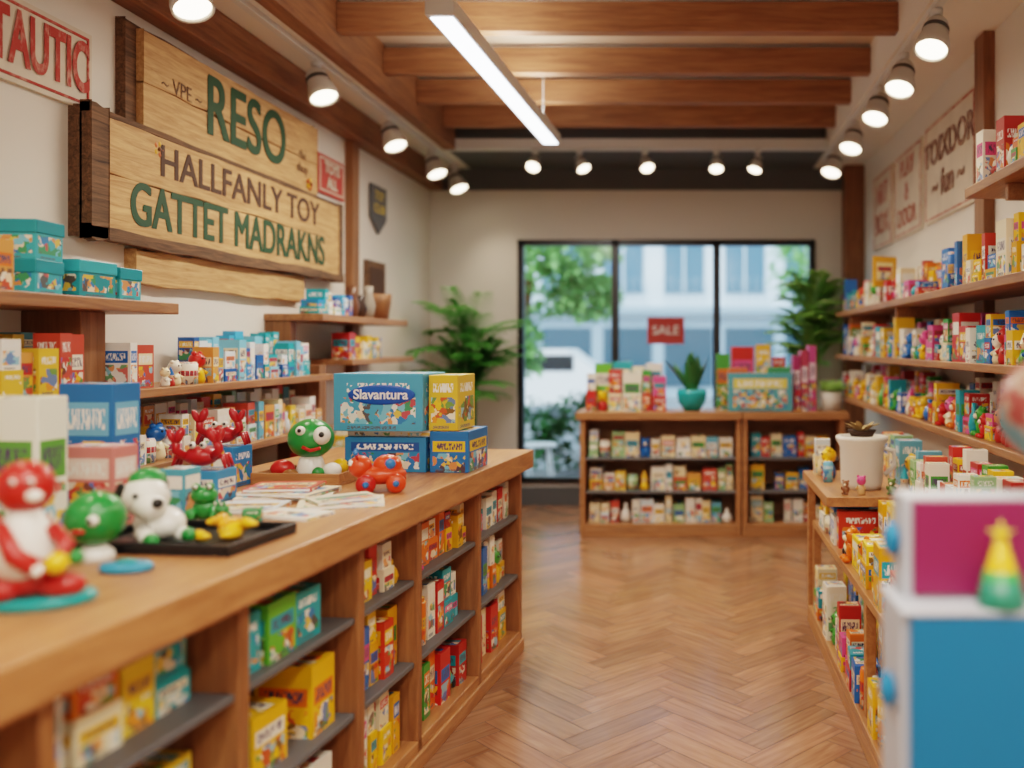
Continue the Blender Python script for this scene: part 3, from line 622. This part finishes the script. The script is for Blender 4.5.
b.sph((-.09,-.04,.04),(.045,.035,.035),PAINT,rd); b.sph((.1,-.05,.035),(.035,.03,.03),PAINT,wh); b.sph((.1,.03,.04),.03,PAINT,ye); b.sph((.06,-.08,.03),.022,PAINT,g1); b.sph((-.04,-.085,.025),(.03,.02,.02),PAINT,lin('#8a5a30'))
b.obj('green_frog_toy')
b=MB(); b.X=Matrix.Translation((-1.09,3.18,ZC))@Matrix.Rotation(.3,4,'Z')
b.sph((0,0,.06),(.085,.05,.035),PAINT,og,20); b.sph((.02,0,.09),(.05,.04,.04),PAINT,og,16); b.sph((-.07,0,.09),.04,PAINT,og,16)
for s in(-1,1):
    for x in(-.05,.05): b.lathe([(0,-.012),(.03,-.012),(.034,0),(.03,.012),(0,.012)],PAINT,Matrix.Translation((x,s*.055,.034))@Matrix.Rotation(math.pi/2,4,'X'),16,rd if x<0 else og); b.sph((x,s*.068,.034),.012,PAINT,bl,8)
    b.sph((-.1,s*.018,.105),.011,PAINT,wh,8); b.sph((-.109,s*.018,.105),.005,PAINT,bk,6); b.tube([(-.075,s*.02,.11),(-.085,s*.035,.14)],.005,PAINT,6,rd); b.sph((-.085,s*.035,.142),.01,PAINT,bl,8)
    b.sph((.03,s*.035,.1),(.02,.01,.02),PAINT,bl,8)
b.obj('toy_beetle_car')
def crab(x,y,z,s,rz,c):
    b=MB(); b.X=Matrix.Translation((x,y,z))@Matrix.Rotation(rz,4,'Z')@Matrix.Scale(s,4)
    b.sph((0,0,.05),(.065,.05,.04),PAINT,c,16)
    for k in(-1,1):
        b.sph((k*.02,-.035,.095),.014,PAINT,wh,8); b.sph((k*.02,-.047,.097),.007,PAINT,bk,6)
        b.tube([(k*.05,-.02,.05),(k*.08,-.035,.075),(k*.075,-.045,.11)],[.016,.016,.016],PAINT,8,c)
        b.sph((k*.06,-.05,.135),(.018,.018,.034),PAINT,c,10,rot=(0,-k*.4,0)); b.sph((k*.09,-.05,.133),(.014,.016,.03),PAINT,c,10,rot=(0,k*.4,0))
        for j in range(3): b.tube([(k*.045,-.01+j*.02,.04),(k*.085,-.02+j*.03,.05),(k*.1,-.025+j*.035,.004)],[.011,.01,.006],PAINT,6,c)
    b.obj('toy_crab')
crab(-1.62,2.985,1.09,.85,.1,lin('#b01c20')); 
pbox('picture_box',-1.80,-1.64,3.25,3.37,ZC,1.13,'#2a78b4','#e6e4da',.2); crab(-1.72,3.31,1.13,.85,.2,lin('#a81a22'))
# black tray with toys
b=MB(); b.X=Matrix.Translation((-1.32,2.36,ZC))@Matrix.Rotation(-.12,4,'Z')
b.bb(-.22,.22,-.15,.15,0,.01,BLACK)
for a in((-.22,.22,-.15,-.138),(-.22,.22,.138,.15),(-.22,-.208,-.138,.138),(.208,.22,-.138,.138)): b.bb(*a,.01,.03,BLACK)
b.obj('black_serving_tray',bevel=.003)
zt=ZC+.0105
b=MB(); b.X=Matrix.Translation((-1.41,2.34,zt))@Matrix.Rotation(-.6,4,'Z')@Matrix.Scale(1.0,4)
b.sph((.02,.02,.045),(.085,.055,.045),PAINT,wh,20); b.sph((.01,-.01,.115),(.068,.055,.052),PAINT,wh,20); b.sph((.055,-.02,.095),(.045,.038,.035),PAINT,wh,16)
b.sph((.1,-.022,.108),.014,PAINT,bk,10); b.sph((-.02,-.06,.12),(.02,.012,.04),PAINT,bk,12,rot=(0,.5,0)); b.sph((-.02,.045,.12),(.02,.012,.04),PAINT,bk,12,rot=(0,.5,0))
b.sph((.05,-.052,.125),.008,PAINT,bk,8); b.sph((.05,.02,.135),.008,PAINT,bk,8)
b.lathe([(.045,.0),(.04,.02),(.02,.033),(0,.036)],PAINT,Matrix.Translation((.0,-.0,.152)),16,g1)
for k in(-1,1): b.tube([(.05,k*.035,.03),(.11,k*.045,.018)],[.022,.018],PAINT,8,wh); b.sph((.115,k*.045,.02),(.026,.018,.018),PAINT,g1,10)
b.tube([(-.05,.02,.05),(-.09,.03,.09)],[.012,.006],PAINT,6,wh)
b.obj('plastic_puppy_toy')
b=MB(); b.X=Matrix.Translation((-1.43,2.165,ZC+.0)); b.sph((0,0,.1),.066,PAINT,g1,20); b.lathe([(0,0),(.045,0),(.04,.02),(.02,.04),(0,.05)],PAINT,None,16,wh)
b.sph((.03,-.054,.105),.014,PAINT,wh,8); b.sph((.03,-.067,.105),.006,PAINT,bk,6); b.sph((0,-.064,.08),(.02,.008,.006),PAINT,rd,8); b.obj('green_ball_figure')
b=MB(); 
for k in range(10):
    cx,cy=-1.20+random.uniform(-.07,.05),2.38+random.uniform(-.05,.05); a=random.random()*6.28; zz=zt+.015+.012*(k//3)
    pts=[(cx+math.cos(a+t)*.045-math.cos(a)*.03,cy+math.sin(a+t)*.045-math.sin(a)*.03,zz) for t in(-.9,-.5,0,.5,.9)]
    b.tube(pts,[.005,.012,.015,.012,.005],PAINT,8,ye if k%3 else lin('#e69a1a'))
b.obj('toy_bananas')
def frog(x,y,z,s,rz,c):
    b=MB(); b.X=Matrix.Translation((x,y,z))@Matrix.Rotation(rz,4,'Z')@Matrix.Scale(s,4)
    b.sph((0,0,.045),(.05,.045,.045),PAINT,c); b.sph((0,-.02,.1),(.05,.04,.035),PAINT,c)
    for k in(-1,1):
        b.sph((k*.025,-.035,.135),.017,PAINT,c,10); b.sph((k*.025,-.05,.137),.01,PAINT,wh,8); b.sph((k*.025,-.059,.137),.005,PAINT,bk,6)
        b.sph((k*.05,0,.025),(.03,.04,.024),PAINT,c,10); b.tube([(k*.03,-.03,.05),(k*.04,-.06,.008)],[.012,.009],PAINT,6,c); b.sph((k*.043,-.068,.008),(.018,.014,.008),PAINT,c,8)
    b.obj('toy_frog')
frog(-1.43,2.66,ZC,.75,.2,lin('#2f8a40')); frog(-1.345,2.6,ZC,.45,-.3,lin('#3a8a48'))
b=MB(); b.X=Matrix.Translation((-1.30,1.80,ZC))@Matrix.Rotation(.25,4,'Z')
b.lathe([(0,0),(.095,0),(.1,.006),(.1,.014),(.094,.02),(0,.02)],PAINT,Matrix.Diagonal((1,.75,1,1)),28,te)
b.sph((-.02,-.0,.05),(.06,.05,.035),PAINT,rd,20); b.sph((.045,-.02,.04),(.045,.03,.025),PAINT,rd,16); b.sph((-.05,-.04,.04),(.035,.03,.022),PAINT,rd,16)
b.lathe([(0,.06),(.05,.06),(.055,.1),(.042,.16),(.025,.19),(0,.195)],PAINT,Matrix.Translation((-.025,0,0)),20,wh)
b.tube([(-.05,-.05,.17),(-.02,-.062,.11),(.03,-.05,.07)],[.012,.018,.02],PAINT,10,rd)
b.sph((-.025,0,.235),.052,PAINT,rd,22); b.sph((.008,-.046,.222),(.016,.01,.012),PAINT,wh,12)
for k in(-1,1):
    b.sph((-.012+k*.016,-.049,.25),.007,PAINT,wh,8); b.sph((-.012+k*.016,-.056,.25),.004,PAINT,bk,6)
    b.tube([(-.025+k*.045,0,.15),(-.025+k*.08,-.02,.12),(-.025+k*.07,-.05,.09)],[.016,.014,.013],PAINT,8,rd)
b.sph((.05,-.055,.09),.022,PAINT,ye,12); b.sph((.075,-.03,.095),.015,PAINT,g1,12); b.sph((.02,-.06,.08),.015,PAINT,wh,12)
b.obj('red_clown_figurine')
b=MB(); b.lathe([(0,0),(.055,0),(.06,.008),(.055,.018),(0,.02)],PAINT,Matrix.Translation((-1.29,2.06,ZC))@Matrix.Diagonal((1,.7,1,1)),20,lin('#2a88ac')); b.sph((-1.29,2.06,ZC+.022),(.025,.014,.006),PAINT,te); b.obj('toy_saucer')
b=MB(); b.lathe([(0,0),(.055,0),(.06,.01),(.05,.03),(.02,.038),(0,.038)],PAINT,Matrix.Translation((-1.47,2.03,ZC)),20,lin('#4a3f8a')); b.sph((-1.47,2.03,ZC+.045),.018,PAINT,lin('#b03a7a')); b.obj('toy_spinning_top')
# ---------------- right foreground: toy cabinet, tree, globe
PUR=mat('magenta_panel','#86194f',.45); BLU=mat('blue_panel','#0f6fa4',.45); CW=mat('cabinet_white','#b4bbc6',.45); KB=mat('knob_blue','#1f7fb4',.25)
b=MB()
b.bb(.345,.95,1.47,1.62,0,1.06,CW); b.bb(.358,.945,1.457,1.47,.04,1.057,BLU); b.bb(.342,.96,1.455,1.63,1.06,1.068,CW)
b.bb(.365,.95,1.54,1.62,1.068,1.24,CW); b.bb(.38,.94,1.53,1.54,1.074,1.234,PUR)
for z,y in((.92,1.52),(.5,1.52),(1.16,1.58)):
    x=.345 if z<1.05 else .365
    b.tube([(x,y,z),(x-.01,y,z)],.012,KB,10); b.sph((x-.012,y,z),(.014,.028,.03),KB,seg=16)
b.obj('toy_drawer_cabinet',bevel=.004)
b=MB(); TT=Matrix.Translation((.515,1.49,1.0685)); b.lathe([(0,0),(.038,0),(.04,.004),(.03,.045),(.0,.045)],PAINT,TT,20,lin('#247a62')); b.lathe([(.0305,.043),(.026,.06),(0,.06)],PAINT,TT,20,lin('#3a9a4a')); b.lathe([(.026,.058),(.012,.1),(0,.112)],PAINT,TT,20,ye)
b.sph((.515,1.49,1.186),.01,PAINT,ye,10)
for k in range(5): a=k*1.257+.31; b.tube([(.515,1.49,1.186),(.515+.024*math.cos(a),1.49,1.186+.024*math.sin(a))],[.009,.001],PAINT,6,lin('#d8b83a'))
b.obj('toy_party_tree')
gm,nt,bs=newmat('globe_map'); tc=nt.nodes.new('ShaderNodeTexCoord'); no=nt.nodes.new('ShaderNodeTexNoise'); no.inputs['Scale'].default_value=16; no.inputs['Detail'].default_value=4
r=nt.nodes.new('ShaderNodeValToRGB'); r.color_ramp.interpolation='CONSTANT'; r.color_ramp.elements[0].color=lin('#5a7f86'); r.color_ramp.elements[1].position=.47; r.color_ramp.elements[1].color=lin('#9a8070')
e=r.color_ramp.elements.new(.54); e.color=lin('#8a3c38')
nt.links.new(tc.outputs['Object'],no.inputs['Vector']); nt.links.new(no.outputs['Fac'],r.inputs[0]); nt.links.new(r.outputs[0],bs.inputs['Base Color']); bs.inputs['Roughness'].default_value=.4
b=MB(); gx,gy,gz=.645,1.585,1.385
b.sph((gx,gy,gz),.1,gm,seg=32); b.lathe([(0,0),(.035,0),(.032,.012),(.012,.02),(.008,.05),(0,.05)],BLACK,Matrix.Translation((gx,gy,1.2405)),20)
b.tube([(gx+.112*math.sin(t),gy,gz-.112*math.cos(t)) for t in[k*math.pi/12 for k in range(13)]],.005,BLACK,6); b.obj('desk_globe')
# ---------------- exterior
PAVE=mat('pavement','#9aa0a4',.8,noise=.3); BLD=mat('facade_white','#dde6ec',.7); BLD2=mat('facade_grey','#9fb2bf',.7); BWIN=mat('facade_window','#54788f',.15); SHOPW=mat('shopfront_glass','#3f5a6a',.2)
b=MB(); b.bb(-14,14,YB+.13,60,-.15,-.05,PAVE); b.obj('street_ground')
b=MB(); b.bb(-14,12,26,34,-.05,11,BLD); b.bb(-14,12,25.95,26,0,2.2,BLD2)
for fz in range(4):
    z=.3+fz*2.7
    for i in range(15):
        x=-13+i*1.75
        if fz==0: b.bb(x,x+1.4,25.9,25.95,z,z+1.7,SHOPW)
        else:
            b.bb(x,x+1.15,25.94,26.02,z,z+1.6,BWIN); b.bb(x+.55,x+.6,25.9,25.94,z,z+1.6,BLD)
            for k in range(6): b.bb(x+k*.22,x+k*.22+.03,25.72,25.75,z-.3,z+.45,BLD2)
    b.bb(-14,12,25.6,26,z+2.1,z+2.3,BLD2)
b.obj('street_building')
b=MB(); x,y=-3.2,19
prof=[(-2.1,.3),(-2.1,.75),(-1.4,.95),(-.8,1.4),(.7,1.42),(1.3,.98),(2.1,.85),(2.15,.3)]
vs=[(x+p,y-.85,q) for p,q in prof]+[(x+p,y+.85,q) for p,q in prof]; n=len(prof)
b.add(vs,[tuple(range(n)),tuple(range(2*n-1,n-1,-1))]+[(i,n+i,n+(i+1)%n,(i+1)%n) for i in range(n)],WHT)
b.bb(x-.85,x+.85,y-.87,y-.85,.98,1.3,BLACK)
for wx in(-1.3,1.3): b.lathe([(0,-.1),(.33,-.1),(.33,.1),(0,.1)],BLACK,Matrix.Translation((x+wx,y-.8,.28))@Matrix.Rotation(math.pi/2,4,'X'),20)
b.obj('parked_car')
def blob(name,cs,n,L,m,trunk=None):
    b=MB()
    if trunk: b.tube(trunk,[.16,.12,.06],W_POST,10)
    for c,r in cs:
        for _ in range(n):
            v=Vector((random.gauss(0,1),random.gauss(0,1),random.gauss(0,1))).normalized()*random.uniform(.3,1)**.5
            p=Vector(c)+Vector((v.x*r[0],v.y*r[1],v.z*r[2])); leaf(b,p,(random.gauss(0,1),random.gauss(0,1),random.gauss(0,.6)),L,L*.38,m,.2,2)
    b.obj(name)
TG=leafmat('tree_leaf','#9fcf80')
blob('street_tree',[((-2.6,12.5,2.5),(1.0,.8,.8)),((-1.7,12.3,2.9),(.8,.6,.5)),((-2.6,12.4,1.5),(.6,.5,.6)),((-1.5,12.8,2.2),(.5,.5,.35))],700,.16,TG,[(-2.5,12.5,-.05),(-2.45,12.5,1.2),(-2.2,12.5,2.6)])
blob('street_tree',[((2.4,16,3.0),(1.0,.8,.9)),((2.9,16,2.0),(.8,.6,.8))],500,.2,TG,[(2.7,16,-.05),(2.7,16,1.4),(2.6,16,2.8)])
blob('street_hedge',[((-2.3,10.8,.45),(.9,.3,.5)),((-1.3,10.9,.45),(.65,.3,.5))],900,.1,GREEN3)
b=MB(); sx,sy=-1.6,9.6
b.lathe([(0,.42),(.18,.42),(.18,.45),(0,.45)],WHT,Matrix.Translation((sx,sy,0)),20)
for a in range(4): t=a*1.571+.78; b.tube([(sx+.12*math.cos(t),sy+.12*math.sin(t),.42),(sx+.2*math.cos(t),sy+.2*math.sin(t),-.05)],.012,WHT,6)
b.obj('patio_stool')
# world & sun
w=D.worlds.new('sky'); SC.world=w; w.use_nodes=True; bg=w.node_tree.nodes['Background']; bg.inputs[0].default_value=(.72,.88,1,1); bg.inputs[1].default_value=2.0
s=D.lights.new('sun','SUN'); s.energy=3.0; s.angle=.03; so=D.objects.new('sun',s); SC.collection.objects.link(so); so.rotation_euler=Vector((.35,.8,-.65)).to_track_quat('-Z','Y').to_euler()
# camera
c=D.cameras.new('camera'); co=D.objects.new('camera',c); SC.collection.objects.link(co); SC.camera=co
co.location=(0,0,1.5); co.rotation_euler=(math.pi/2,0,0); c.sensor_width=36; c.lens=900/1024*36; c.shift_x=-178/1024; c.shift_y=-39/1024
c.dof.use_dof=True; c.dof.focus_distance=3.6; c.dof.aperture_fstop=.85; c.clip_start=.05
SC.view_settings.view_transform='Filmic'; SC.view_settings.look='Medium High Contrast'; SC.view_settings.exposure=.2
